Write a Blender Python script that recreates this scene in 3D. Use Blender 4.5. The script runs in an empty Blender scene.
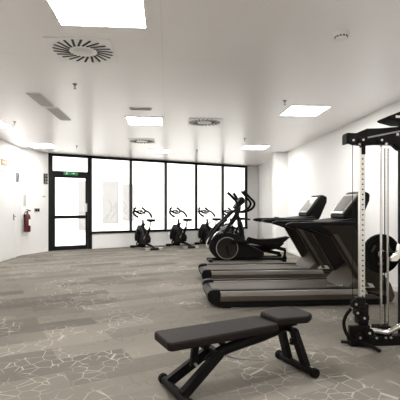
import bpy, bmesh, math, random
from mathutils import Vector, Matrix
random.seed(7)
C = bpy.context.scene.collection
S = bpy.context.scene
PI = math.pi
YAW = math.radians(4.7)
CH = 2.96                                    # ceiling height

# ---------------- camera, world, exposure ----------------
cd = bpy.data.cameras.new('camera'); cam = bpy.data.objects.new('camera', cd); C.objects.link(cam)
cam.location = (0, 0, 1.3); cam.rotation_euler = (PI/2, 0, -YAW)
cd.sensor_width = 36; cd.lens = 36; cd.shift_y = 0.02; cd.clip_start = 0.05
S.camera = cam
S.view_settings.view_transform = 'Standard'; S.view_settings.look = 'None'
S.view_settings.exposure = 1.5; S.view_settings.gamma = 1; S.view_settings.use_curve_mapping = False
W = bpy.data.worlds.new('sky'); S.world = W; W.use_nodes = True
W.node_tree.nodes['Background'].inputs[0].default_value = (1.0, 0.995, 0.985, 1)
W.node_tree.nodes['Background'].inputs[1].default_value = 1.5
LAMP = 16.0                                   # emission of the ceiling panels

# ---------------- materials ----------------
def mat(name, col, rough=.5, metal=0, spec=.5, bump=None, emit=None, coat=0):
    m = bpy.data.materials.new(name); m.use_nodes = True
    n = m.node_tree; b = n.nodes['Principled BSDF']
    b.inputs['Base Color'].default_value = (*col, 1); b.inputs['Roughness'].default_value = rough
    b.inputs['Metallic'].default_value = metal; b.inputs['Specular IOR Level'].default_value = spec
    b.inputs['Coat Weight'].default_value = coat
    if emit:
        b.inputs['Emission Color'].default_value = (*emit[0], 1); b.inputs['Emission Strength'].default_value = emit[1]
    if bump:
        t = n.nodes.new('ShaderNodeTexNoise'); t.inputs['Scale'].default_value = bump[0]; t.inputs['Detail'].default_value = 4
        c = n.nodes.new('ShaderNodeTexCoord'); n.links.new(c.outputs['Object'], t.inputs['Vector'])
        bp = n.nodes.new('ShaderNodeBump'); bp.inputs['Strength'].default_value = bump[1]; bp.inputs['Distance'].default_value = .01
        n.links.new(t.outputs['Fac'], bp.inputs['Height']); n.links.new(bp.outputs['Normal'], b.inputs['Normal'])
    return m
M = dict(
    wall=mat('painted_wall', (.81, .80, .78), .6, bump=(60, .05)),
    trim=mat('white_trim', (.80, .79, .77), .4),
    black=mat('black_frame_metal', (.005, .005, .005), .45, spec=.2),
    blk=mat('black_powder_coat', (.004, .0036, .0032), .5, spec=.12, bump=(120, .05)),
    rub=mat('black_rubber', (.004, .0036, .0032), .75, spec=.1),
    plast=mat('black_plastic', (.004, .0034, .003), .5, spec=.14, bump=(90, .04)),
    taupe=mat('taupe_plastic', (.050, .039, .028), .42, spec=.3, bump=(80, .03)),
    dtaupe=mat('dark_brown_plastic', (.016, .0115, .0085), .5, spec=.15, bump=(80, .03)),
    silver=mat('silver_metal', (.62, .60, .56), .3, .85),
    rail=mat('brushed_rail_metal', (.40, .38, .35), .38, .85),
    chrome=mat('chrome', (.66, .64, .61), .16, 1),
    lea=mat('brown_black_vinyl', (.009, .0055, .0042), .6, spec=.15, bump=(220, .25)),
    belt=mat('running_belt', (.062, .048, .035), .5, spec=.3, bump=(150, .04)),
    screen=mat('glossy_screen', (.16, .15, .14), .12, coat=1),
    grey=mat('grey_plastic', (.24, .225, .21), .5),
    red=mat('extinguisher_red', (.09, .006, .008), .3),
    white=mat('white_plastic', (.90, .895, .88), .4),
    lamp=mat('lamp_diffuser', (.9, .9, .9), .5, emit=((1, .99, .975), LAMP)),
    slot=mat('dark_slot', (.02, .02, .02), .7),
    vent=mat('grey_vent_metal', (.58, .56, .53), .5),
    green=mat('exit_green', (.02, .22, .07), .5),
    brown=mat('brown_sign', (.40, .30, .20), .6),
    shutter=mat('pale_grey_shutter', (.28, .275, .27), .6),
    facade=mat('white_render', (.86, .85, .83), .7),
    paving=mat('pale_paving', (.78, .76, .73), .8),
)

def glass_mat():
    m = bpy.data.materials.new('window_glass'); m.use_nodes = True; n = m.node_tree; n.nodes.clear()
    o = n.nodes.new('ShaderNodeOutputMaterial'); mx = n.nodes.new('ShaderNodeMixShader')
    t = n.nodes.new('ShaderNodeBsdfTransparent'); g = n.nodes.new('ShaderNodeBsdfGlossy'); g.inputs['Roughness'].default_value = .02
    t.inputs[0].default_value = (.97, .97, .965, 1)
    f = n.nodes.new('ShaderNodeFresnel'); f.inputs[0].default_value = 1.5
    n.links.new(f.outputs[0], mx.inputs[0]); n.links.new(t.outputs[0], mx.inputs[1]); n.links.new(g.outputs[0], mx.inputs[2]); n.links.new(mx.outputs[0], o.inputs[0])
    return m
M['glass'] = glass_mat()

def nd(n, typ, **kw):
    x = n.nodes.new(typ)
    for k, v in kw.items():
        if k in x.inputs.keys(): x.inputs[k].default_value = v
        else: setattr(x, k, v)
    return x

def carpet_mat():
    m = bpy.data.materials.new('carpet_planks'); m.use_nodes = True; n = m.node_tree; L = n.links.new
    b = n.nodes['Principled BSDF']; b.inputs['Roughness'].default_value = .9; b.inputs['Specular IOR Level'].default_value = .2
    tc = nd(n, 'ShaderNodeTexCoord'); mp = nd(n, 'ShaderNodeMapping'); mp.inputs['Rotation'].default_value = (0, 0, math.radians(-24))
    L(tc.outputs['Object'], mp.inputs[0])
    br = nd(n, 'ShaderNodeTexBrick', Scale=1.0); br.inputs['Brick Width'].default_value = 1.15; br.inputs['Row Height'].default_value = .30
    br.inputs['Mortar Size'].default_value = .003; br.inputs['Color1'].default_value = (0, 0, 0, 1); br.inputs['Color2'].default_value = (1, 1, 1, 1)
    br.inputs['Mortar'].default_value = (.5, .5, .5, 1); br.offset = .5
    L(mp.outputs[0], br.inputs['Vector'])
    cr = nd(n, 'ShaderNodeValToRGB'); e = cr.color_ramp.elements
    e[0].position = 0; e[0].color = (.116, .104, .086, 1); e[1].position = 1; e[1].color = (.206, .186, .156, 1)
    L(br.outputs['Color'], cr.inputs[0])
    # soft tonal drift
    nz = nd(n, 'ShaderNodeTexNoise', Scale=1.3, Detail=3.0); L(mp.outputs[0], nz.inputs['Vector'])
    # angular line drawing: edges of coarse cells, broken up
    vo = nd(n, 'ShaderNodeTexVoronoi', feature='DISTANCE_TO_EDGE', Scale=8.0); vo.inputs['Randomness'].default_value = .75
    L(mp.outputs[0], vo.inputs['Vector'])
    lt = nd(n, 'ShaderNodeMapRange'); lt.inputs['From Min'].default_value = .010; lt.inputs['From Max'].default_value = .032
    lt.inputs['To Min'].default_value = 1; lt.inputs['To Max'].default_value = 0; L(vo.outputs['Distance'], lt.inputs['Value'])
    n2 = nd(n, 'ShaderNodeTexNoise', Scale=3.2, Detail=1.0); L(mp.outputs[0], n2.inputs['Vector'])
    r2 = nd(n, 'ShaderNodeMapRange'); r2.inputs['From Min'].default_value = .40; r2.inputs['From Max'].default_value = .50; L(n2.outputs['Fac'], r2.inputs['Value'])
    ma = nd(n, 'ShaderNodeMath', operation='MULTIPLY'); L(lt.outputs[0], ma.inputs[0]); L(r2.outputs[0], ma.inputs[1])
    mb = nd(n, 'ShaderNodeMath', operation='MULTIPLY'); L(ma.outputs[0], mb.inputs[0]); mb.inputs[1].default_value = .5
    mix = nd(n, 'ShaderNodeMix', data_type='RGBA'); mix.inputs[7].default_value = (.46, .43, .385, 1)
    n3 = nd(n, 'ShaderNodeTexNoise', Scale=1.1, Detail=0.0); L(mp.outputs[0], n3.inputs['Vector'])
    r3 = nd(n, 'ShaderNodeMapRange'); r3.inputs['From Min'].default_value = .46; r3.inputs['From Max'].default_value = .58; L(n3.outputs['Fac'], r3.inputs['Value'])
    lc = nd(n, 'ShaderNodeMix', data_type='RGBA'); lc.inputs[6].default_value = (.50, .47, .42, 1); lc.inputs[7].default_value = (.085, .075, .065, 1)
    L(r3.outputs[0], lc.inputs[0]); L(lc.outputs[2], mix.inputs[7])
    L(mb.outputs[0], mix.inputs[0]); L(cr.outputs[0], mix.inputs[6])
    fine = nd(n, 'ShaderNodeTexNoise', Scale=260.0, Detail=2.0); L(tc.outputs['Object'], fine.inputs['Vector'])
    fr = nd(n, 'ShaderNodeMapRange'); fr.inputs['To Min'].default_value = .7; fr.inputs['To Max'].default_value = 1.3; L(fine.outputs['Fac'], fr.inputs['Value'])
    dr = nd(n, 'ShaderNodeMapRange'); dr.inputs['To Min'].default_value = .8; dr.inputs['To Max'].default_value = 1.2; L(nz.outputs['Fac'], dr.inputs['Value'])
    mm = nd(n, 'ShaderNodeMath', operation='MULTIPLY'); L(fr.outputs[0], mm.inputs[0]); L(dr.outputs[0], mm.inputs[1])
    vm = nd(n, 'ShaderNodeVectorMath', operation='SCALE'); L(mix.outputs[2], vm.inputs[0]); L(mm.outputs[0], vm.inputs['Scale'])
    L(vm.outputs[0], b.inputs['Base Color'])
    bp = nd(n, 'ShaderNodeBump', Strength=.3, Distance=.004); L(fine.outputs['Fac'], bp.inputs['Height']); L(bp.outputs[0], b.inputs['Normal'])
    return m
M['carpet'] = carpet_mat()

def ceiling_mat():
    m = bpy.data.materials.new('ceiling_panels'); m.use_nodes = True; n = m.node_tree; L = n.links.new
    b = n.nodes['Principled BSDF']; b.inputs['Roughness'].default_value = .30; b.inputs['Specular IOR Level'].default_value = .75
    tc = nd(n, 'ShaderNodeTexCoord'); mp = nd(n, 'ShaderNodeMapping'); mp.inputs['Location'].default_value = (.05, .2, 0); L(tc.outputs['Object'], mp.inputs[0])
    br = nd(n, 'ShaderNodeTexBrick', Scale=1.0); br.offset = 0
    br.inputs['Brick Width'].default_value = 5.8; br.inputs['Row Height'].default_value = 1.55; br.inputs['Mortar Size'].default_value = .004
    br.inputs['Color1'].default_value = (.93, .905, .90, 1); br.inputs['Color2'].default_value = (.935, .91, .905, 1); br.inputs['Mortar'].default_value = (.83, .82, .82, 1)
    L(mp.outputs[0], br.inputs['Vector']); L(br.outputs['Color'], b.inputs['Base Color'])
    return m
M['ceiling'] = ceiling_mat()

# ---------------- mesh builder ----------------
class MB:
    def __init__(s): s.bm = bmesh.new()
    def box(s, c, d, rot=None):
        vs = bmesh.ops.create_cube(s.bm, size=1)['verts']
        mt = Matrix.Translation(Vector(c)) @ (rot.to_4x4() if rot else Matrix()) @ Matrix.Diagonal((*d, 1))
        bmesh.ops.transform(s.bm, matrix=mt, verts=vs); return s
    def cyl(s, p0, p1, r, r2=None, seg=20):
        p0, p1 = Vector(p0), Vector(p1); d = p1-p0
        vs = bmesh.ops.create_cone(s.bm, cap_ends=True, segments=seg, radius1=r, radius2=r if r2 is None else r2, depth=d.length)['verts']
        q = d.to_track_quat('Z', 'Y'); bmesh.ops.transform(s.bm, matrix=Matrix.Translation((p0+p1)/2) @ q.to_matrix().to_4x4(), verts=vs); return s
    def path(s, pts, r, seg=10, smooth=True, flat=None, closed=False):
        P = [Vector(p) for p in pts]
        if smooth and len(P) > 2:
            Q = []; n = len(P)
            for i in range(n if closed else n-1):
                g = lambda k: P[k % n] if closed else P[max(0, min(n-1, k))]
                a, b_, c, d = g(i-1), g(i), g(i+1), g(i+2)
                for k in range(6):
                    t = k/6; Q.append(.5*((2*b_)+(c-a)*t+(2*a-5*b_+4*c-d)*t*t+(3*b_-a-3*c+d)*t**3))
            if not closed: Q.append(P[-1])
            P = Q
        n = len(P); up = None; rings = []
        for i, p in enumerate(P):
            t = (P[(i+1) % n]-P[i-1]) if closed else (P[min(i+1, n-1)]-P[max(i-1, 0)])
            t.normalize()
            if up is None:
                up = Vector((0, 0, 1)) if abs(t.z) < .9 else Vector((0, 1, 0))
            sd = t.cross(up); sd.normalize(); up = sd.cross(t); up.normalize()
            rr = r[min(len(r)-1, int(i/(n-1)*(len(r)-1)+.5))] if isinstance(r, (list, tuple)) else r
            ra, rb = (rr, rr) if flat is None else (rr*flat[0], rr*flat[1])
            ph = PI/4 if seg == 4 else 0; rings.append([s.bm.verts.new(p+sd*math.cos(2*PI*k/seg+ph)*ra+up*math.sin(2*PI*k/seg+ph)*rb) for k in range(seg)])
        for i in range(n if closed else n-1):
            A, B = rings[i], rings[(i+1) % n]
            for k in range(seg): s.bm.faces.new((A[k], A[(k+1) % seg], B[(k+1) % seg], B[k]))
        if not closed:
            s.bm.faces.new(rings[0][::-1]); s.bm.faces.new(rings[-1])
        return s
    def prism(s, pts, lo, hi, plane='xz'):
        """outline in a plane, pushed from lo to hi along the third axis"""
        def V(u, v, w): return {'xz': (u, w, v), 'xy': (u, v, w), 'yz': (w, u, v)}[plane]
        A = [s.bm.verts.new(V(u, v, lo)) for u, v in pts]; B = [s.bm.verts.new(V(u, v, hi)) for u, v in pts]
        s.bm.faces.new(A); s.bm.faces.new(B[::-1]); n = len(A)
        for i in range(n): s.bm.faces.new((A[i], B[i], B[(i+1) % n], A[(i+1) % n]))
        return s
    def lathe(s, prof, c=(0, 0, 0), axis='z', seg=32):
        rings = []
        for r, h in prof:
            ring = []
            for k in range(seg):
                a = 2*PI*k/seg; u, v = r*math.cos(a), r*math.sin(a)
                p = {'z': (u, v, h), 'y': (u, h, v), 'x': (h, u, v)}[axis]
                ring.append(s.bm.verts.new(Vector(p)+Vector(c)))
            rings.append(ring)
        for A, B in zip(rings, rings[1:]):
            for k in range(seg): s.bm.faces.new((A[k], A[(k+1) % seg], B[(k+1) % seg], B[k]))
        s.bm.faces.new(rings[0][::-1]); s.bm.faces.new(rings[-1]); return s
    def torus(s, c, R, r, axis='y', seg=36):
        pts = []
        for k in range(seg):
            a = 2*PI*k/seg; u, v = R*math.cos(a), R*math.sin(a)
            pts.append(Vector({'z': (u, v, 0), 'y': (u, 0, v), 'x': (0, u, v)}[axis])+Vector(c))
        return s.path(pts, r, smooth=False, closed=True)
    def build(s, name, m, parent=None, bevel=0, seg=3, subsurf=0):
        bmesh.ops.recalc_face_normals(s.bm, faces=s.bm.faces)
        me = bpy.data.meshes.new(name); s.bm.to_mesh(me); s.bm.free()
        for p in me.polygons: p.use_smooth = True
        me.set_sharp_from_angle(angle=math.radians(35))
        me.materials.append(m)
        o = bpy.data.objects.new(name, me); C.objects.link(o)
        if parent: o.parent = parent
        if bevel:
            b = o.modifiers.new('bevel', 'BEVEL'); b.width = bevel; b.segments = seg; b.limit_method = 'ANGLE'; b.angle_limit = math.radians(35); b.harden_normals = True
        return o

def tag(o, label, cat, group=None):
    o['label'] = label; o['category'] = cat
    if group: o['group'] = group
    return o
def thing(name, label, cat, loc=(0, 0, 0), rz=0, group=None):
    o = bpy.data.objects.new(name, None); C.objects.link(o); o.location = loc; o.rotation_euler = (0, 0, rz)
    o.empty_display_size = .1
    return tag(o, label, cat, group)
def struct(o): o['kind'] = 'structure'; return o
def dup(root, loc, rz, label, group=None):
    r = root.copy(); C.objects.link(r); r.location = loc; r.rotation_euler = (0, 0, rz); r['label'] = label
    if group: r['group'] = group
    for ch in list(root.children):
        c = ch.copy(); C.objects.link(c); c.parent = r
        for g in list(ch.children):
            d = g.copy(); C.objects.link(d); d.parent = c
    return r

# ---------------- the room ----------------
XR = 3.56; YB = -3.5; XL = -4.0
A0 = Vector((-3.59, 12.43, 0)); WL = 7.45; WA = math.radians(25.2)
wd = Vector((math.cos(WA), math.sin(WA), 0)); wn = Vector((-math.sin(WA), math.cos(WA), 0))
B0 = A0+wd*WL
floor_pts = [(XL-.1, YB-.1), (XR+.1, YB-.1), (XR+.1, 15.75), (B0.x, B0.y+.1), (A0.x-.1, A0.y+.1), (XL-.1, 11.3)]
struct(MB().prism(floor_pts, -.1, 0, 'xy').build('floor', M['carpet']))
struct(MB().prism(floor_pts, CH, CH+.15, 'xy').build('ceiling', M['ceiling']))
def wall(name, p, q, m='wall', z0=0, z1=CH, t=.12, side=1):
    p, q = Vector((*p, 0)), Vector((*q, 0)); d = (q-p).normalized(); nn = Vector((-d.y, d.x, 0))*side*t
    pts = [(p.x, p.y), (q.x, q.y), (q.x+nn.x, q.y+nn.y), (p.x+nn.x, p.y+nn.y)]
    return struct(MB().prism(pts, z0, z1, 'xy').build(name, M[m]))
wall('wall_left', (XL, YB), (XL, 11.34), side=1)
wall('wall_left', (XL, 11.34), (-3.56, 12.36), side=1)
wall('wall_right', (XR, YB), (XR, 15.5), side=-1)
wall('wall_back', (XL-.1, YB), (XR+.1, YB), side=-1)
struct(MB().box((XR-.18, 11.78, CH/2), (.36, .36, CH)).build('wall_pillar', M['wall'], bevel=.004))
wall('wall_far', (B0.x+.0, B0.y-.02), (XR, 15.5), side=1, t=.1)
# skirting
struct(MB().box((XR-.008, 6.0, .04), (.016, 11.1, .08)).build('baseboard_right', M['trim']))
struct(MB().box((XL+.008, 3.0, .04), (.016, 13.6, .08)).build('baseboard_left', M['trim']))

# glazed wall: its own frame, x along the glass, y outwards
gw = bpy.data.objects.new('window_1', None); C.objects.link(gw); gw.location = A0; gw.rotation_euler = (0, 0, WA); gw['kind'] = 'structure'
TH = .09
struct(MB().box(((1.30+WL)/2, TH/2, .24), (WL-1.30, .10, .48)).build('window_sill', M['wall'], gw))
fr = MB()
fr.box((WL/2, .02, CH-.04), (WL, .10, .08))
fr.box(((1.25+WL)/2, .02, .515), (WL-1.25, .12, .075))
for s_ in (.06, 1.26, 2.63, 3.92, 5.15, 6.31, WL-.04): fr.box((s_, .02, CH/2 if s_ < 2 else (CH+.5)/2), (.15 if s_ < 1 else .13 if s_ < 2 else .075, .10, CH if s_ < 2 else CH-.5))
fr.box((.66, .02, 2.37), (1.1, .10, .13))
fr.build('window_frame', M['black'], gw, bevel=.004)
for a, b_, z in ((1.32, 2.6, .55), (2.66, 3.89, .55), (3.95, 5.12, .55), (5.18, 6.28, .55), (6.34, 7.38, .55)):
    MB().box(((a+b_)/2, .03, (z+CH-.08)/2), (b_-a, .012, CH-.08-z)).build('window_pane', M['glass'], gw)
MB().box((.66, .03, 2.66), (1.08, .012, .45)).build('window_pane', M['glass'], gw)
dr = bpy.data.objects.new('door_1', None); C.objects.link(dr); dr.location = A0+wd*.135; dr.rotation_euler = (0, 0, WA); dr['kind'] = 'structure'
lf = MB()
for x in (.035, 1.02): lf.box((x, .0, 1.155), (.07, .05, 2.30))
for z, h in ((.07, .13), (1.02, .10), (2.27, .07)): lf.box((.53, 0, z), (1.0, .05, h))
lf.build('door_frame', M['black'], dr, bevel=.004)
MB().box((.53, .0, .55), (.93, .012, .85)).build('door_pane', M['glass'], dr)
MB().box((.53, .0, 1.65), (.93, .012, 1.18)).build('door_pane', M['glass'], dr)
MB().path([(1.0, -.02, 1.22), (1.0, -.07, 1.22), (1.0, -.07, 1.40), (1.0, -.02, 1.40)], .012, smooth=False).box((1.01, -.03, 1.31), (.05, .02, .26)).build('door_handle', M['silver'], dr)
g = thing('exit_sign', 'small green emergency exit sign on the black bar above the glazed door', 'sign', A0+wd*.66-wn*.045+Vector((0, 0, 2.37)), WA)
MB().box((0, 0, 0), (.42, .025, .10)).build('sign_plate', M['green'], g, bevel=.003)
sy = MB().cyl((-.12, -.013, .025), (-.12, -.016, .025), .011)
for p, q in (((-.12, .012), (-.13, -.012)), ((-.13, -.012), (-.105, -.035)), ((-.13, -.012), (-.15, -.032)), ((-.12, .006), (-.09, -.004))):
    sy.cyl((p[0], -.015, p[1]), (q[0], -.015, q[1]), .006, seg=8)
sy.build('running_figure', M['white'], g)
sy = MB().prism([(.02, .006), (.08, .006), (.08, .026), (.12, 0), (.08, -.026), (.08, -.006), (.02, -.006)], -.016, -.012)
sy.build('arrow', M['white'], g)

# outside: pale court and white facade
struct(MB().prism([(-14, 12.0), (-3.7, 12.6), (-3.55, 12.62), (3.0, 15.85), (16, 16), (16, 30), (-14, 30)], -.14, -.04, 'xy').build('floor_outside', M['paving']))
fa = struct(MB().box((0, 22.2, 2.5), (30, .3, 5.4)).build('wall_outside', M['facade']))
def shutter(x, w, z0, z1, label):
    t = thing('shutter', label, 'shutter', (x, 22.03, z0))
    MB().box((0, 0, (z1-z0)/2), (w, .05, z1-z0)).build('frame', M['shutter'], t, bevel=.005)
    sl = MB(); k = z1-z0
    for i in range(int(k/.22)): sl.box((0, -.03, .12+i*.22), (w*.84, .02, .20), Matrix.Rotation(.06, 3, 'X'))
    sl.build('slats', M['shutter'], t)
shutter(-3.05, .85, .45, 2.75, 'pale grey louvred shutter seen through the pane right of the glazed door, wider one')
shutter(-2.1, .6, .6, 2.6, 'narrow pale grey louvred shutter seen through the pane beside the first mullion')
shutter(-4.45, .6, .1, 2.75, 'tall pale grey louvred shutter seen through the glazed door')

# white door in the left wall
dl = bpy.data.objects.new('door_2', None); C.objects.link(dl); dl.location = (XL, 10.3, 0); dl['kind'] = 'structure'
f2 = MB()
for y in (-.53, .53): f2.box((.02, y, 1.12), (.05, .07, 2.24))
f2.box((.02, 0, 2.23), (.05, 1.13, .07)); f2.build('door_frame', M['trim'], dl, bevel=.004)
MB().box((.02, 0, 1.10), (.04, .98, 2.17)).build('door_leaf', M['wall'], dl, bevel=.003)
MB().box((.05, .40, 1.06), (.02, .04, .16)).path([(.05, .40, 1.08), (.10, .40, 1.08), (.10, .28, 1.08)], .010, smooth=False).build('door_handle', M['grey'], dl, bevel=.002)

def on_wall(y, z, x=XL): return (x, y, z)
o = thing('door_sign', 'small brown and white sign above the white door', 'sign', (XL+.008, 10.2, 2.42))
MB().box((0, 0, 0), (.016, .34, .15)).build('sign_plate', M['brown'], o, bevel=.002)
MB().prism([(-.10, .012), (.03, .012), (.03, .04), (.09, 0), (.03, -.04), (.03, -.012), (-.10, -.012)], .008, .011, 'yz').build('pictogram', M['white'], o)
o = thing('wall_box', 'narrow dark grey box high on wall right of the white door', 'wall box', (XL+.03, 11.02, 2.12))
MB().box((0, 0, 0), (.06, .07, .26)).build('box_body', M['grey'], o, bevel=.006)
MB().box((.032, 0, .04), (.006, .045, .10)).build('box_cover', M['plast'], o, bevel=.002)
# frame of the short slanted wall
P1 = Vector((XL, 11.34, 0)); P2 = Vector((-3.56, 12.36, 0)); sd = (P2-P1).normalized(); SA = math.atan2(sd.y, sd.x)
def sw(t, z, off=0):
    nn = Vector((sd.y, -sd.x, 0)); p = P1+sd*t+nn*off; return (p.x, p.y, z)
# local: x along wall, -y into the room
o = thing('fire_extinguisher', 'dark red fire extinguisher hanging on the white wall', 'fire extinguisher', sw(.12, .64, .11), SA)
MB().lathe([(.001, 0), (.07, 0), (.082, .015), (.085, .04), (.085, .40), (.078, .45), (.05, .49), (.028, .505), (.028, .53), (.001, .53)]).build('cylinder_body', M['red'], o)
MB().box((0, -.087, .26), (.075, .006, .17)).build('paper_label', M['white'], o, bevel=.002)
MB().cyl((0, 0, .53), (0, 0, .575), .02).box((.02, -.03, .60), (.03, .13, .018), Matrix.Rotation(.25, 3, 'X')).box((.02, -.03, .575), (.025, .12, .014)).build('valve', M['plast'], o, bevel=.003)
MB().path([(-.02, 0, .56), (-.08, 0, .54), (-.11, 0, .42), (-.10, 0, .25), (-.095, 0, .14)], [.011, .011, .011, .013, .02], seg=10).build('hose', M['rub'], o)
MB().box((0, .097, .42), (.05, .022, .12)).build('bracket', M['plast'], o)
o = thing('notice_card', 'small grey notice card on wall above the fire extinguisher', 'notice', sw(.13, 1.52, .006), SA)
MB().box((0, 0, 0), (.12, .012, .34)).build('card', M['vent'], o, bevel=.002)
mk = MB()
for k in range(5): mk.box((0, -.008, .11-k*.055), (.08, .003, .018))
mk.build('printed_lines', M['grey'], o)
o = thing('switch_panel', 'black panel of small square switches high on wall beside the glazed door', 'switch panel', sw(.98, 2.17, .015), SA)
MB().box((0, 0, 0), (.15, .03, .30)).build('panel', M['plast'], o, bevel=.004)
for ix in (-.035, .035):
    for k in range(3): MB().box((ix, -.018, -.09+k*.09), (.05, .01, .06)).build('switch', M['grey'], o, bevel=.003)
o = thing('wall_socket', 'small dark double switch plate at waist height right of the extinguisher', 'switch plate', sw(.62, 1.24, .01), SA)
MB().box((0, 0, 0), (.20, .02, .10)).build('plate', M['grey'], o, bevel=.004)
for ix in (-.045, .045): MB().box((ix, -.012, 0), (.065, .01, .065)).build('switch', M['plast'], o, bevel=.003)
o = thing('thermostat', 'tiny pale grey thermostat on wall left of the glazed door', 'thermostat', sw(.88, 1.64, .012), SA)
MB().box((0, 0, 0), (.10, .024, .05)).build('body', M['vent'], o, bevel=.006)
MB().cyl((.03, -.012, 0), (.03, -.032, 0), .018).build('dial', M['grey'], o)

# ---------------- ceiling fittings ----------------
def panel(x, y, label, w=.64, d=.64):
    t = thing('ceiling_light', label, 'ceiling light', (x, y, CH), 0, 'square ceiling light panels')
    f = MB()
    for sx in (-1, 1): f.box((sx*(w/2+.01), 0, -.006), (.02, d+.04, .012))
    for sy_ in (-1, 1): f.box((0, sy_*(d/2+.01), -.006), (w, .02, .012))
    f.build('frame', M['white'], t)
    MB().box((0, 0, -.005), (w, d, .008)).build('diffuser', M['lamp'], t)
for x, y, lb in ((-.57, 3.30, 'large bright square ceiling light nearest the camera'),
                 (-.42, 7.67, 'square ceiling light in the middle column, between slot vent and round air diffuser'),
                 (-.25, 11.75, 'faint square ceiling light closest to the glass wall, middle column'),
                 (2.33, 6.65, 'square ceiling light above the treadmills'),
                 (2.38, 10.75, 'square ceiling light near the wall pillar'),
                 (-3.48, 8.15, 'square ceiling light cut by the left edge of the photo'),
                 (-3.30, 10.9, 'square ceiling light in the corner by the switch panel'),
                 (2.33, 1.1, 'unseen square ceiling light at right, placed for the light on the near floor'),  # unseen, kept for its light and set back to dim the near floor
                 (-3.3, 1.9, 'unseen square ceiling light near left wall, placed for the light on the near floor'),  # also unseen and set back, its position chosen for the near light level
                 (-.57, -1.2, 'square ceiling light behind the camera, middle column'),
                 (2.33, -1.6, 'square ceiling light behind the camera, right column'),
                 (-3.3, -1.2, 'square ceiling light behind the camera, left column')):
    panel(x, y, lb, *((.75, .78) if y == 3.30 else ()))

def diffuser(x, y, label):
    t = thing('air_diffuser', label, 'air vent', (x, y, CH), 0, 'round swirl air diffusers')
    MB().box((0, 0, -.006), (.64, .64, .012)).build('plate', M['white'], t, bevel=.004)
    MB().lathe([(.001, -.022), (.07, -.022), (.10, -.012), (.11, -.010), (.001, -.010)]).build('hub', M['trim'], t)
    sl = MB()
    for k in range(22):
        a = 2*PI*k/22; r0, r1 = .145, .305
        p = Vector((r0*math.cos(a), r0*math.sin(a), -.0135)); q = Vector((r1*math.cos(a+.28), r1*math.sin(a+.28), -.0135)); d = q-p
        sl.box((p+q)/2, (d.length, .024, .004), Matrix.Rotation(math.atan2(d.y, d.x), 3, 'Z'))
    sl.build('slots', M['slot'], t)
diffuser(-.88, 4.30, 'square white swirl air diffuser with dark radial slots, nearest the camera')
diffuser(.72, 7.69, 'small looking swirl air diffuser right of the middle ceiling light')
diffuser(-.62, 9.99, 'swirl air diffuser behind the middle ceiling light, closest to the glass wall')
def grille(x, y, L_, w, label, n):
    t = thing('ceiling_grille', label, 'air vent', (x, y, CH), 0, None)
    MB().box((0, 0, -.006), (w, L_, .012)).build('frame', M['trim'], t, bevel=.003)
    s_ = MB()
    for k in range(n): s_.box((-w*.38+k*w*.76/(n-1), 0, -.017), (w*.4/n, L_*.94, .010))
    s_.build('slats', M['vent'], t)
grille(-1.93, 6.30, .72, .20, 'grey linear ceiling grille, the nearer of two in line', 5)
grille(-1.90, 7.25, .92, .20, 'grey linear ceiling grille, the farther of two in line', 5)
o = thing('slot_vent', 'narrow grey slot vent in front of the middle ceiling light', 'air vent', (-.44, 6.75, CH))
MB().box((0, 0, -.008), (.36, .10, .016)).build('frame', M['vent'], o, bevel=.003)
MB().box((0, 0, -.018), (.31, .03, .006)).build('slot', M['grey'], o)
o = thing('smoke_detector', 'round white smoke detector on the ceiling at upper right', 'smoke detector', (1.65, 3.68, CH))
MB().lathe([(.001, 0), (.075, 0), (.075, -.018), (.066, -.026), (.001, -.026)]).build('base', M['white'], o)
MB().lathe([(.001, -.026), (.058, -.026), (.055, -.05), (.035, -.06), (.001, -.061)]).build('cover', M['white'], o)
v = MB()
for k in range(12):
    a = 2*PI*k/12; v.box((.057*math.cos(a), .057*math.sin(a), -.038), (.006, .018, .012), Matrix.Rotation(a, 3, 'Z'))
v.build('vent_slots', M['slot'], o)
def sprinkler(x, y, label):
    t = thing('sprinkler', label, 'sprinkler', (x, y, CH), 0, 'ceiling sprinklers')
    MB().lathe([(.001, 0), (.032, 0), (.028, -.008), (.012, -.010), (.010, -.03), (.001, -.03)], seg=16).build('collar', M['grey'], t)
    MB().cyl((-.012, 0, -.028), (-.006, 0, -.062), .003, seg=6).cyl((.012, 0, -.028), (.006, 0, -.062), .003, seg=6).cyl((0, 0, -.062), (0, 0, -.066), .018, seg=14).build('nozzle', M['grey'], t)
for x, y, lb in ((-1.23, 5.47, 'small grey ceiling sprinkler below the nearest swirl diffuser in the photo'),
                 (1.81, 6.05, 'small grey ceiling sprinkler beside the light above the treadmills'),
                 (1.84, 9.40, 'small grey ceiling sprinkler in front of the light near the pillar'),
                 (-2.92, 7.95, 'small grey ceiling sprinkler beside the light at the left edge'),
                 (-2.4, 10.9, 'small grey ceiling sprinkler near the glazed door'),
                 (.85, 11.4, 'small grey ceiling sprinkler near the middle of the glass wall')):
    sprinkler(x, y, lb)

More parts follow.
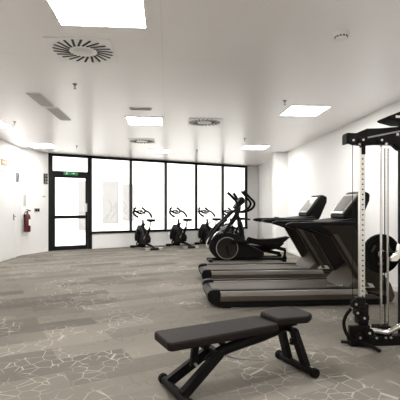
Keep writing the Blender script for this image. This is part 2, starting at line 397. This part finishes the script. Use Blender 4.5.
# ---------------- treadmills (rear end at x=0, machine runs towards +x) ----------------
def treadmill(loc, label):
    t = thing('treadmill', label, 'treadmill', loc, 0, 'treadmills facing the right wall')
    W2 = .42
    # belly under the deck
    MB().prism([(.05, .06), (.0, .10), (-.01, .16), (.03, .20), (2.1, .20), (2.42, .12), (2.40, .012), (.14, .012)], -W2+.012, W2-.012).build('deck', M['plast'], t, bevel=.012)
    MB().box((.95, 0, .2025), (1.75, .60, .012)).build('running_belt', M['belt'], t, bevel=.003)
    for s in (-1, 1):
        y0, y1 = sorted((s*(W2-.10), s*W2))
        MB().prism([(.16, .09), (.16, .15), (2.2, .15), (2.34, .09)], y0, y1).build('side_panel', M['taupe'], t, bevel=.008)
        MB().prism([(.16, .152), (.16, .212), (.19, .222), (2.1, .222), (2.14, .152)], y0, y1).build('side_rail', M['rail'], t, bevel=.008)
        MB().box((1.13, s*(W2-.055), .231), (1.94, .075, .018)).build('foot_rail', M['dtaupe'], t, bevel=.004)
        MB().prism([(.155, .06), (.03, .10), (.0, .14), (-.012, .19), (.015, .235), (.06, .247), (.155, .247)], y0-.004, y1+.004).build('rear_cap', M['plast'], t, bevel=.012)
        MB().prism([(.18, .0), (.30, .0), (.30, .03), (.18, .03)], y0+.02, y1-.02).build('foot', M['rub'], t, bevel=.004)
        MB().prism([(2.0, .0), (2.12, .0), (2.12, .03), (2.0, .03)], y0+.02, y1-.02).build('foot', M['rub'], t, bevel=.004)
    # motor hood
    MB().prism([(1.84, .20), (1.90, .26), (2.0, .36), (2.12, .46), (2.24, .50), (2.33, .46), (2.48, .28), (2.54, .12), (2.50, .03), (2.0, .03), (1.9, .19)], -W2+.03, W2-.03).build('motor_hood', M['taupe'], t, bevel=.035, seg=4)
    # lettering strip on the hood
    # slanted uprights
    for s in (-1, 1):
        y0, y1 = sorted((s*(W2-.115), s*(W2-.015)))
        MB().prism([(1.50, 1.06), (1.62, .98), (2.06, .245), (2.08, .19), (2.42, .19), (2.40, .28), (1.98, 1.0), (1.96, 1.06)], y0, y1).build('upright', M['dtaupe'], t, bevel=.02, seg=4)
        ye = s*(W2-.012)
        MB().prism([(1.66, .95), (1.72, .95), (2.16, .25), (2.10, .25)], min(ye, ye+s*.012), max(ye, ye+s*.012)).build('upright_trim', M['taupe'], t, bevel=.004)
        MB().prism([(2.02, .235), (2.08, .31), (2.20, .29), (2.24, .235)], y0-.008, y1+.008).build('foot_cover', M['silver'], t, bevel=.01)
        # handrail, thin tip growing into the console arm
        MB().prism([(1.03, 1.065), (1.05, 1.095), (1.12, 1.11), (1.55, 1.115), (1.98, 1.12), (2.06, 1.08), (2.06, .95), (1.98, .89), (1.74, .885), (1.56, .95), (1.36, 1.015), (1.10, 1.045)], s*(W2-.07)-.038, s*(W2-.07)+.038).build('handrail', M['plast'], t, bevel=.018, seg=4)
    MB().prism([(1.62, 1.06), (1.66, 1.12), (2.0, 1.16), (2.04, 1.02), (1.9, .98), (1.7, 1.0)], -.33, .33).build('console_tray', M['plast'], t, bevel=.02, seg=4)
    MB().path([(1.50, -.31, 1.09), (1.42, -.2, 1.11), (1.40, 0, 1.12), (1.42, .2, 1.11), (1.50, .31, 1.09)], .017).build('pulse_bar', M['rub'], t)
    # leaning console
    MB().prism([(1.91, 1.14), (1.87, 1.18), (2.13, 1.52), (2.18, 1.54), (2.27, 1.50), (2.26, 1.40), (2.13, 1.10), (2.0, 1.06)], -.24, .24).build('console', M['plast'], t, bevel=.035, seg=5)
    e = Vector((.26, 0, .33)).normalized(); nrm = Vector((-e.z, 0, e.x))
    R_ = Matrix((e, (0, 1, 0), nrm)).transposed()
    c0 = Vector((2.00, 0, 1.350))
    MB().box(c0+nrm*.010, (.35, .40, .02), R_).build('screen_bezel', M['silver'], t, bevel=.008)
    MB().box(c0+nrm*.021, (.28, .33, .008), R_).build('screen', M['screen'], t, bevel=.003)
    # pale lettering on the belly side near the front
    lt_ = MB(); rr = random.Random(3)
    for k in range(7): lt_.box((1.62+k*.032, -W2+.09, .258), (.020, .003, .018))
    lt_.build('lettering', M['silver'], t)
    return t
t1 = treadmill((.53, 5.54, 0), 'brown-black treadmill nearest the camera, right behind the cable machine')
t2 = dup(t1, (.60, 7.20, 0), 0, 'brown-black treadmill farther from the camera, next to the elliptical trainer')

# ---------------- elliptical trainer (front towards -x) ----------------
def elliptical(loc, label, rz=0):
    t = thing('elliptical_trainer', label, 'elliptical trainer', loc, rz)
    # base rails
    MB().box((1.0, 0, .05), (1.9, .12, .06)).box((.12, 0, .03), (.10, .56, .06)).box((1.92, 0, .03), (.10, .56, .06)).build('base_frame', M['blk'], t, bevel=.012)
    # flywheel housing: rounded shroud
    out = []
    for k in range(19):
        a = math.radians(-110-k*10.5+0); out.append((.52+.42*math.cos(a), .37+.34*math.sin(a)))
    out += [(.78, .66), (1.02, .44), (1.45, .22), (1.45, .10), (.7, .06)]
    MB().prism(out, -.16, .16).build('flywheel_housing', M['plast'], t, bevel=.03, seg=4)
    for s in (-1, 1):
        MB().lathe([(.001, 0), (.25, 0), (.26, s*.012), (.25, s*.03), (.215, s*.03), (.18, s*.018), (.06, s*.022), (.05, s*.05), (.001, s*.05)], c=(.53, s*.16, .325), axis='y', seg=40).build('flywheel_cover', M['dtaupe'], t)
        MB().torus((.53, s*.175, .325), .26, .012).build('cover_ring', M['grey'], t)
        cr = MB().prism([(.47, .40), (.53, .40), (.57, .20), (.62, .18), (.60, .14), (.54, .15)], s*.18 if s > 0 else -.215, .215 if s > 0 else -.18)
        cr.build('crank', M['blk'], t, bevel=.008)
    # silver edge arcs across the shroud
    for s in (-1, 1):
        MB().path([(.06, s*.19, .34), (.10, s*.19, .50), (.26, s*.19, .68), (.46, s*.19, .80), (.64, s*.19, .88)], .028, flat=(.6, 1.2)).build('shroud_trim', M['silver'], t)
        MB().path([(.05, s*.22, .42), (.16, s*.22, .66), (.34, s*.21, .88), (.52, s*.19, 1.02)], .032).build('link_arm', M['blk'], t)
        MB().path([(.22, s*.14, .58), (.36, s*.15, .86), (.56, s*.15, 1.10), (.72, s*.12, 1.24)], .030).build('front_strut', M['blk'], t)
    # mast and console
    MB().path([(.92, 0, .50), (.90, 0, .80), (.80, 0, 1.15), (.76, 0, 1.38)], [.085, .07, .05, .045], flat=(1, 1.1)).build('mast', M['plast'], t)
    MB().prism([(.70, 1.30), (.78, 1.27), (.98, 1.46), (.94, 1.56), (.88, 1.58)], -.17, .17).build('console', M['plast'], t, bevel=.02)
    e = Vector((-.24, 0, -.0)); 
    MB().prism([(.775, 1.262), (.78, 1.255), (.992, 1.452), (.986, 1.462)], -.12, .12).build('screen', M['screen'], t)
    MB().path([(.90, -.13, 1.05), (1.07, -.13, 1.02), (1.11, 0, 1.02), (1.07, .13, 1.02), (.90, .13, 1.05)], .02).box((.92, 0, 1.04), (.09, .2, .05)).build('bottle_tray', M['plast'], t)
    for s in (-1, 1):
        # moving arms with upright grips, leaning towards the front
        a = .0 if s < 0 else .16
        MB().path([(.40+a*.4, s*.27, .62), (.60+a, s*.29, .95), (.76+a, s*.30, 1.25), (.72+a, s*.27, 1.48), (.54+a*1.4, s*.24, 1.66)], [.04, .036, .032, .03, .03]).build('moving_arm', M['blk'], t)
        MB().path([(.70+a, s*.268, 1.50), (.63+a*1.2, s*.256, 1.58), (.53+a*1.4, s*.24, 1.672)], .036).build('grip', M['rub'], t)
        # fixed loop handle
        MB().path([(.78, s*.06, 1.22), (.92, s*.18, 1.20), (1.12, s*.24, 1.28), (1.19, s*.22, 1.42), (1.08, s*.18, 1.56), (.94, s*.14, 1.72)], .028).build('loop_handle', M['rub'], t)
        # pedal arm and pedal
        z0 = .46 if s < 0 else .27
        MB().path([(.60, s*.235, .22 if s > 0 else .50), (1.0, s*.235, z0+.02), (1.25, s*.235, z0), (1.95, s*.235, z0-.13 if s > 0 else z0-.18)], .045, flat=(.7, 1)).build('pedal_arm', M['blk'], t)
        MB().prism([(1.0, z0+.06), (1.05, z0+.14), (1.12, z0+.12), (1.30, z0+.08), (1.70, z0+.10), (2.0, z0+.15), (2.04, z0+.13), (1.88, z0+.0), (1.55, z0-.05), (1.1, z0-.01)], s*.235-.10, s*.235+.10).build('pedal', M['rub'], t, bevel=.012)
        MB().path([(1.95, s*.235, z0-.13 if s > 0 else z0-.18), (1.93, s*.235, .08)], .030, smooth=False).cyl((1.93, s*.235-.03, .085), (1.93, s*.235+.03, .085), .055).build('roller', M['blk'], t)
        MB().box((1.45, s*.235, .075), (1.0, .05, .03)).build('guide_rail', M['blk'], t, bevel=.008)
    for x in (.12, 1.92):
        for s in (-1, 1): MB().cyl((x, s*.28, 0), (x, s*.28, .03), .035).build('foot', M['rub'], t)
    return t
elliptical((.92, 9.78, 0), 'black elliptical trainer with upright handlebars beyond the treadmills')

# ---------------- exercise bikes (front towards +y) ----------------
def bike(loc, rz, label):
    t = thing('exercise_bike', label, 'exercise bike', loc, rz, 'exercise bikes along the glass wall')
    MB().path([(0, -.52, .07), (0, -.30, .13), (0, .05, .16), (0, .42, .12), (0, .60, .07)], .035, flat=(.8, 1.1)).build('base_frame', M['blk'], t)
    for y, w in ((-.52, .27), (.60, .24)):
        MB().box((0, y, .045), (2*w, .09, .06)).build('stabilizer', M['blk'] if y < 0 else M['blk'], t, bevel=.012)
        for s in (-1, 1): MB().box((s*(w-.05), y, .04), (.14, .11, .08)).build('foot', M['silver'] if y < 0 else M['rub'], t, bevel=.012)
    # flywheel with guard
    MB().lathe([(.001, -.022), (.05, -.035), (.20, -.022), (.235, -.03), (.25, -.02), (.25, .02), (.235, .03), (.20, .022), (.05, .035), (.001, .022)], c=(0, .42, .37), axis='x', seg=36).build('flywheel', M['plast'], t)
    MB().prism([(.10, .28), (.02, .42), (.10, .55), (.30, .74), (.48, .74), (.66, .56), (.74, .34), (.70, .20), (.64, .34), (.50, .56), (.36, .58), (.22, .44), (.18, .30)], -.06, .06, 'yz').build('wheel_guard', M['plast'], t, bevel=.012)
    for s in (-1, 1): MB().path([(s*.05, .60, .10), (s*.05, .42, .37), (s*.035, .22, .78)], .022, smooth=False).build('fork', M['blk'], t)
    MB().prism([(-.16, .20), (-.21, .34), (-.12, .45), (.12, .47), (.28, .40), (.26, .22), (.1, .16)], -.075, .075, 'yz').build('drive_cover', M['plast'], t, bevel=.03, seg=4)
    MB().path([(0, .05, .38), (0, .18, .62), (0, .22, .80), (0, .24, .92)], [.05, .042, .035, .03]).path([(0, -.05, .40), (0, -.16, .56), (0, -.24, .68)], [.05, .042, .036]).path([(0, -.18, .58), (0, .0, .60), (0, .19, .68)], .026).build('main_frame', M['blk'], t)
    MB().path([(0, -.22, .64), (0, -.30, .86)], .022, smooth=False).path([(0, -.37, .875), (0, -.20, .875)], .018, smooth=False).build('seat_post', M['silver'], t)
    sd_ = MB(); pts = [(-.05, .15), (-.055, .05), (-.09, -.06), (-.115, -.13), (-.09, -.17), (0, -.16), (.09, -.17), (.115, -.13), (.09, -.06), (.055, .05), (.05, .15), (.02, .19), (-.02, .19)]
    sd_.prism([(x, y-.28) for x, y in pts], .875, .955, 'xy').build('saddle', M['rub'], t, bevel=.02, seg=4)
    MB().path([(0, .24, .88), (0, .28, 1.12)], .020, smooth=False).path([(0, .22, 1.13), (0, .40, 1.13)], .020, smooth=False).build('handlebar_post', M['silver'], t)
    hb = MB()
    hb.path([(-.24, .10, 1.01), (-.28, .22, 1.07), (-.27, .36, 1.16), (-.19, .42, 1.20), (-.10, .34, 1.14), (0, .30, 1.12), (.10, .34, 1.14), (.19, .42, 1.20), (.27, .36, 1.16), (.28, .22, 1.07), (.24, .10, 1.01)], .034)
    for s in (-1, 1): hb.path([(s*.20, .42, 1.19), (s*.17, .50, 1.26), (s*.10, .52, 1.31)], .034).path([(s*.09, .34, 1.14), (s*.07, .48, 1.20), (0, .52, 1.21)], .022)
    hb.build('handlebar', M['rub'], t)
    MB().box((0, .36, 1.20), (.10, .03, .07), Matrix.Rotation(-.5, 3, 'X')).build('display', M['plast'], t, bevel=.006)
    MB().cyl((0, .15, .72), (0, .08, .79), .012).cyl((0, .09, .78), (0, .07, .80), .024).build('resistance_knob', M['blk'], t)
    for s in (-1, 1):
        cr = MB().path([(s*.085, .0, .32), (s*.095, s*.12, .32-s*.12)], .014, smooth=False); cr.build('crank', M['silver'], t)
        MB().box((s*.145, s*.12, .32-s*.12), (.10, .09, .03)).build('pedal', M['rub'], t, bevel=.006)
    return t
BR = math.radians(30)
b1 = bike((-.66, 12.78, 0), BR, 'black exercise bike leftmost in the row along the glass wall')
dup(b1, (.50, 13.28, 0), BR, 'black exercise bike second from left in the row along the glass wall')
dup(b1, (1.52, 13.80, 0), BR, 'black exercise bike partly hidden behind the elliptical trainer, with its handlebar in clear view')
dup(b1, (2.42, 14.25, 0), BR, 'black exercise bike farthest right, almost wholly hidden behind the elliptical trainer')

# ---------------- weight bench (x along the bench, seat at +x) ----------------
def bench(loc, rz):
    t = thing('weight_bench', 'black adjustable weight bench with brown-black padding in the foreground', 'weight bench', loc, rz)
    for x, nm in ((-.555, 'foot_bar'), (.515, 'foot_bar')):
        f = MB().cyl((x, -.20, .035), (x, .20, .035), .030, seg=20).build(nm, M['blk'], t)
        for s in (-1, 1): MB().cyl((x, s*.195, .037), (x, s*.235, .037), .037, seg=24).build('end_cap', M['rub'], f, bevel=.006)
    # slanted rear legs: two rectangular tubes that lean towards the seat
    for s in (-1, 1):
        MB().path([(-.55, s*.12, .05), (-.23, s*.06, .265)], .036, seg=4, smooth=False, flat=(.9, 1.3)).build('leg', M['blk'], t)
        MB().path([(.52, s*.11, .05), (.42, s*.085, .34)], .036, seg=4, smooth=False, flat=(.9, 1.3)).build('leg', M['blk'], t)
    MB().path([(-.31, -.02, .19), (-.21, -.02, .255), (-.05, -.02, .285), (.20, -.01, .315), (.44, 0, .365)], .036, seg=12, flat=(.9, 1.15)).build('main_beam', M['blk'], t)
    MB().box((-.25, 0, .265), (.05, .18, .035)).build('cross_brace', M['blk'], t, bevel=.005)
    MB().box((.41, 0, .345), (.06, .22, .03)).build('cross_brace', M['blk'], t, bevel=.005)
    MB().path([(-.45, 0, .34), (-.15, 0, .345), (.16, 0, .352)], .022, smooth=False, seg=8).box((-.36, 0, .335), (.04, .20, .03)).build('backrest_support', M['blk'], t)
    # ladder strut with a pin
    MB().prism([(-.42, .33), (-.37, .33), (-.40, .18), (-.44, .18)], -.02, .02).build('adjustment_strut', M['blk'], t, bevel=.004)
    MB().cyl((-.41, -.05, .20), (-.41, .05, .20), .010, seg=10).build('adjustment_pin', M['silver'], t)
    MB().box((.40, -.10, .265), (.05, .03, .05)).cyl((.40, -.10, .265), (.40, -.14, .26), .011, seg=12).build('seat_lock', M['plast'], t, bevel=.004)
    MB().path([(-.22, .0, .24), (-.02, .03, .155), (.20, .02, .11)], .008, smooth=False, seg=8).build('thin_rod', M['grey'], t)  # thin grey rod sloping down under the bench
    MB().prism([(-.16, .26), (-.10, .26), (-.20, .35), (-.25, .35)], -.025, .025).build('backrest_hinge', M['blk'], t, bevel=.004)
    # padding
    bp = MB().prism([(-.66, -.13), (-.64, -.155), (.22, -.145), (.25, -.12), (.25, .12), (.22, .145), (-.64, .155), (-.66, .13)], -.03, .03, 'xy').build('backrest', M['lea'], t, bevel=.02, seg=4)
    bp.location = (0, 0, .398); bp.rotation_euler = (0, -math.radians(.6), 0)
    MB().box((-.2, 0, -.036), (.84, .22, .012)).build('backrest_plate', M['blk'], bp)
    sp = MB().prism([(.25, -.11), (.27, -.125), (.48, -.185), (.51, -.18), (.58, -.13), (.595, -.10), (.595, .10), (.58, .13), (.51, .18), (.48, .185), (.27, .125), (.25, .11)], -.028, .028, 'xy').build('seat', M['lea'], t, bevel=.02, seg=4)
    sp.location = (-.015, 0, .432); sp.rotation_euler = (0, math.radians(-1), 0)
    MB().prism([(.28, -.10), (.55, -.10), (.55, .10), (.28, .10)], -.045, -.028, 'xy').build('seat_plate', M['blk'], sp)
    MB().box((.42, 0, .375), (.16, .06, .04)).build('seat_bracket', M['blk'], t)
    return t
bench((.568, 2.985, 0), math.radians(22))

# ---------------- cable machine ----------------
def cable_machine():
    t = thing('cable_machine', 'black and chrome cable pulley machine at the right edge', 'cable machine', (1.84, 3.66, 0))
    # base: beam, cross foot and curved chrome tube
    MB().box((.50, 0, .045), (1.25, .10, .09)).build('base_beam', M['blk'], t, bevel=.01)
    MB().path([(-.19, .02, .03), (.0, -.10, .035), (.06, -.22, .02)], .018, flat=(1.2, .8)).build('front_foot', M['rub'], t)
    MB().box((1.0, .0, .03), (.10, .9, .06)).build('cross_foot', M['blk'], t, bevel=.01)
    MB().path([(.06, -.02, .14), (.14, -.02, .135), (.24, -.04, .13), (.36, -.06, .19), (.60, -.08, .24)], .026, seg=14).build('base_tube', M['chrome'], t)
    # post with holes
    p = MB().box((0, 0, 1.0), (.050, .045, 1.74)).build('post', M['silver'], t, bevel=.006)
    h = MB()
    for k in range(30):
        h.cyl((0, -.0226, .42+k*.048), (0, -.0245, .42+k*.048), .0085, seg=12)
    h.build('adjustment_holes', M['slot'], p)
    MB().box((.008, -.003, 1.85), (.040, .050, .09)).build('post_collar', M['blk'], t, bevel=.004)
    # top arm
    MB().prism([(-.17, 1.93), (-.12, 1.98), (.04, 2.05), (.16, 2.055), (.55, 2.09), (1.1, 2.09), (1.1, 1.85), (.36, 1.85), (.30, 1.90), (.12, 1.90), (.0, 1.89), (-.08, 1.90)], -.04, .04).build('top_arm', M['blk'], t, bevel=.012)
    MB().prism([(.04, 1.955), (.36, 2.02), (.36, 2.035), (.04, 1.97)], -.045, -.040).build('arm_rib', M['grey'], t)
    MB().prism([(-.17, 1.90), (-.14, 1.905), (-.10, 1.96), (-.05, 2.00), (-.16, 2.005), (-.17, 1.98)], -.05, .05).build('pulley_bracket', M['blk'], t, bevel=.005)
    for x, z, r in ((-.115, 1.93, .040), (-.02, 1.935, .038), (.16, 1.935, .03)):
        pl = MB().lathe([(.001, -.014), (r, -.014), (r*.82, -.004), (r*.82, .004), (r, .014), (.001, .014)], c=(x, -.058, z), axis='y', seg=28).build('pulley', M['plast'], t)
        MB().cyl((x, -.073, z), (x, -.080, z), .010, seg=12).build('bolt', M['silver'], pl)
    for x, z in ((-.04, 1.90), (.22, 1.905), (.33, 1.995), (.37, 1.98)):
        MB().cyl((x, -.040, z), (x, -.050, z), .012, seg=12).build('bolt', M['silver'], t)
    # upper shield
    MB().prism([(.20, 2.14), (.21, 2.155), (.30, 2.19), (.42, 2.24), (1.0, 2.24), (1.0, 2.10), (.34, 2.10), (.22, 2.13)], -.10, .10).build('top_shield', M['plast'], t, bevel=.012)
    MB().box((.33, -.10, 2.150), (.10, .012, .022)).build('shield_badge', M['silver'], t, bevel=.004)
    MB().box((.40, 0, 2.09), (.05, .05, .05)).build('shield_mount', M['blk'], t)
    # guide rods and rear column
    MB().cyl((.21, .03, .15), (.21, .03, 1.90), .011, seg=16).build('guide_rod', M['chrome'], t)
    MB().cyl((.265, .06, .15), (.265, .06, 1.88), .005, seg=12).build('cable', M['rub'], t)
    MB().cyl((.305, .08, .15), (.305, .08, 1.88), .011, seg=16).build('guide_rod', M['chrome'], t)
    MB().box((.44, .02, .97), (.09, .09, 1.88)).build('column', M['blk'], t, bevel=.01)
    MB().box((1.05, .0, .97), (.09, .09, 1.88)).build('column', M['blk'], t, bevel=.01)
    MB().box((.22, .04, .125), (.15, .12, .09)).build('rod_base', M['rub'], t, bevel=.01)
    MB().cyl((-.115+.0, -.058, 1.90), (-.115, -.058, .42), .0035, seg=8).build('cable', M['plast'], t)
    # weight stack behind, out of the frame
    ws = MB()
    for k in range(14): ws.box((.72, .02, .14+k*.045), (.34, .16, .040))
    ws.build('weight_stack', M['plast'], t, bevel=.004)
    for x in (.62, .82): MB().cyl((x, .02, .09), (x, .02, 1.87), .011, seg=14).build('guide_rod', M['chrome'], t)
    # carriage on the post
    MB().box((0, -.0, .30), (.10, .10, .20)).box((-.03, -.02, .42), (.09, .08, .09)).build('carriage', M['plast'], t, bevel=.014)
    for x, z, r in ((-.10, .41, .042), (-.02, .28, .05), (-.085, .33, .03), (.03, .14, .045), (-.06, .10, .04)):
        pl = MB().lathe([(.001, -.018), (r, -.018), (r*.82, -.004), (r*.82, .004), (r, .018), (.001, .018)], c=(x, -.075, z), axis='y', seg=26).build('pulley', M['plast'], t)
        MB().cyl((x, -.094, z), (x, -.102, z), .011, seg=12).build('bolt', M['silver'], pl)
    MB().box((-.04, -.035, .13), (.20, .05, .14)).build('lower_bracket', M['blk'], t, bevel=.01)
    MB().box((-.07, -.035, .37), (.05, .05, .10)).build('upper_bracket', M['blk'], t, bevel=.01)
    for x in (.12, .21, .26): MB().cyl((x, -.05, .08), (x, -.06, .08), .010, seg=12).build('bolt', M['silver'], t)
    MB().path([(-.13, -.06, .36), (-.18, -.07, .31), (-.205, -.07, .24), (-.195, -.08, .16), (-.15, -.08, .09), (-.09, -.08, .05)], .013, flat=(.8, 1.3)).build('hanging_strap', M['rub'], t)
    # storage peg
    MB().cyl((.31, .11, .84), (.31, .27, .84), .018, seg=16).box((.38, .115, .84), (.19, .05, .06)).box((.44, .08, .84), (.06, .07, .06)).build('storage_peg', M['blk'], t)
    MB().prism([(.245, .80), (.30, .80), (.36, .86), (.36, .96), (.32, .96), (.30, .88), (.245, .84)], -.09, -.05).build('lever_bracket', M['chrome'], t, bevel=.006)
    MB().box((.40, -.055, .90), (.10, .07, .06)).build('lever_mount', M['blk'], t)
    return t
cable_machine()
# weight plate hung on the peg
o = thing('weight_plate', 'round black weight plate hanging behind the chrome rod of the cable machine', 'weight plate', (2.15, 3.87, .84))
bm_ = MB().lathe([(.024, -.018), (.06, -.022), (.065, -.012), (.150, -.010), (.160, -.022), (.192, -.020), (.198, -.010), (.198, .010), (.192, .020), (.160, .022), (.150, .010), (.065, .012), (.06, .022), (.024, .018)], axis='y', seg=48)
bm_.build('plate', M['rub'], o)
for k in range(3):
    a = 2*PI*k/3+.5
    MB().box((.10*math.cos(a), -.012, .10*math.sin(a)), (.025, .008, .075), Matrix.Rotation(-a, 3, 'Y')).build('grip_slot', M['slot'], o, bevel=.003)
MB().lathe([(.0245, -.026), (.04, -.026), (.042, -.018), (.0245, -.018)], axis='y', seg=28).build('hub_ring', M['grey'], o)
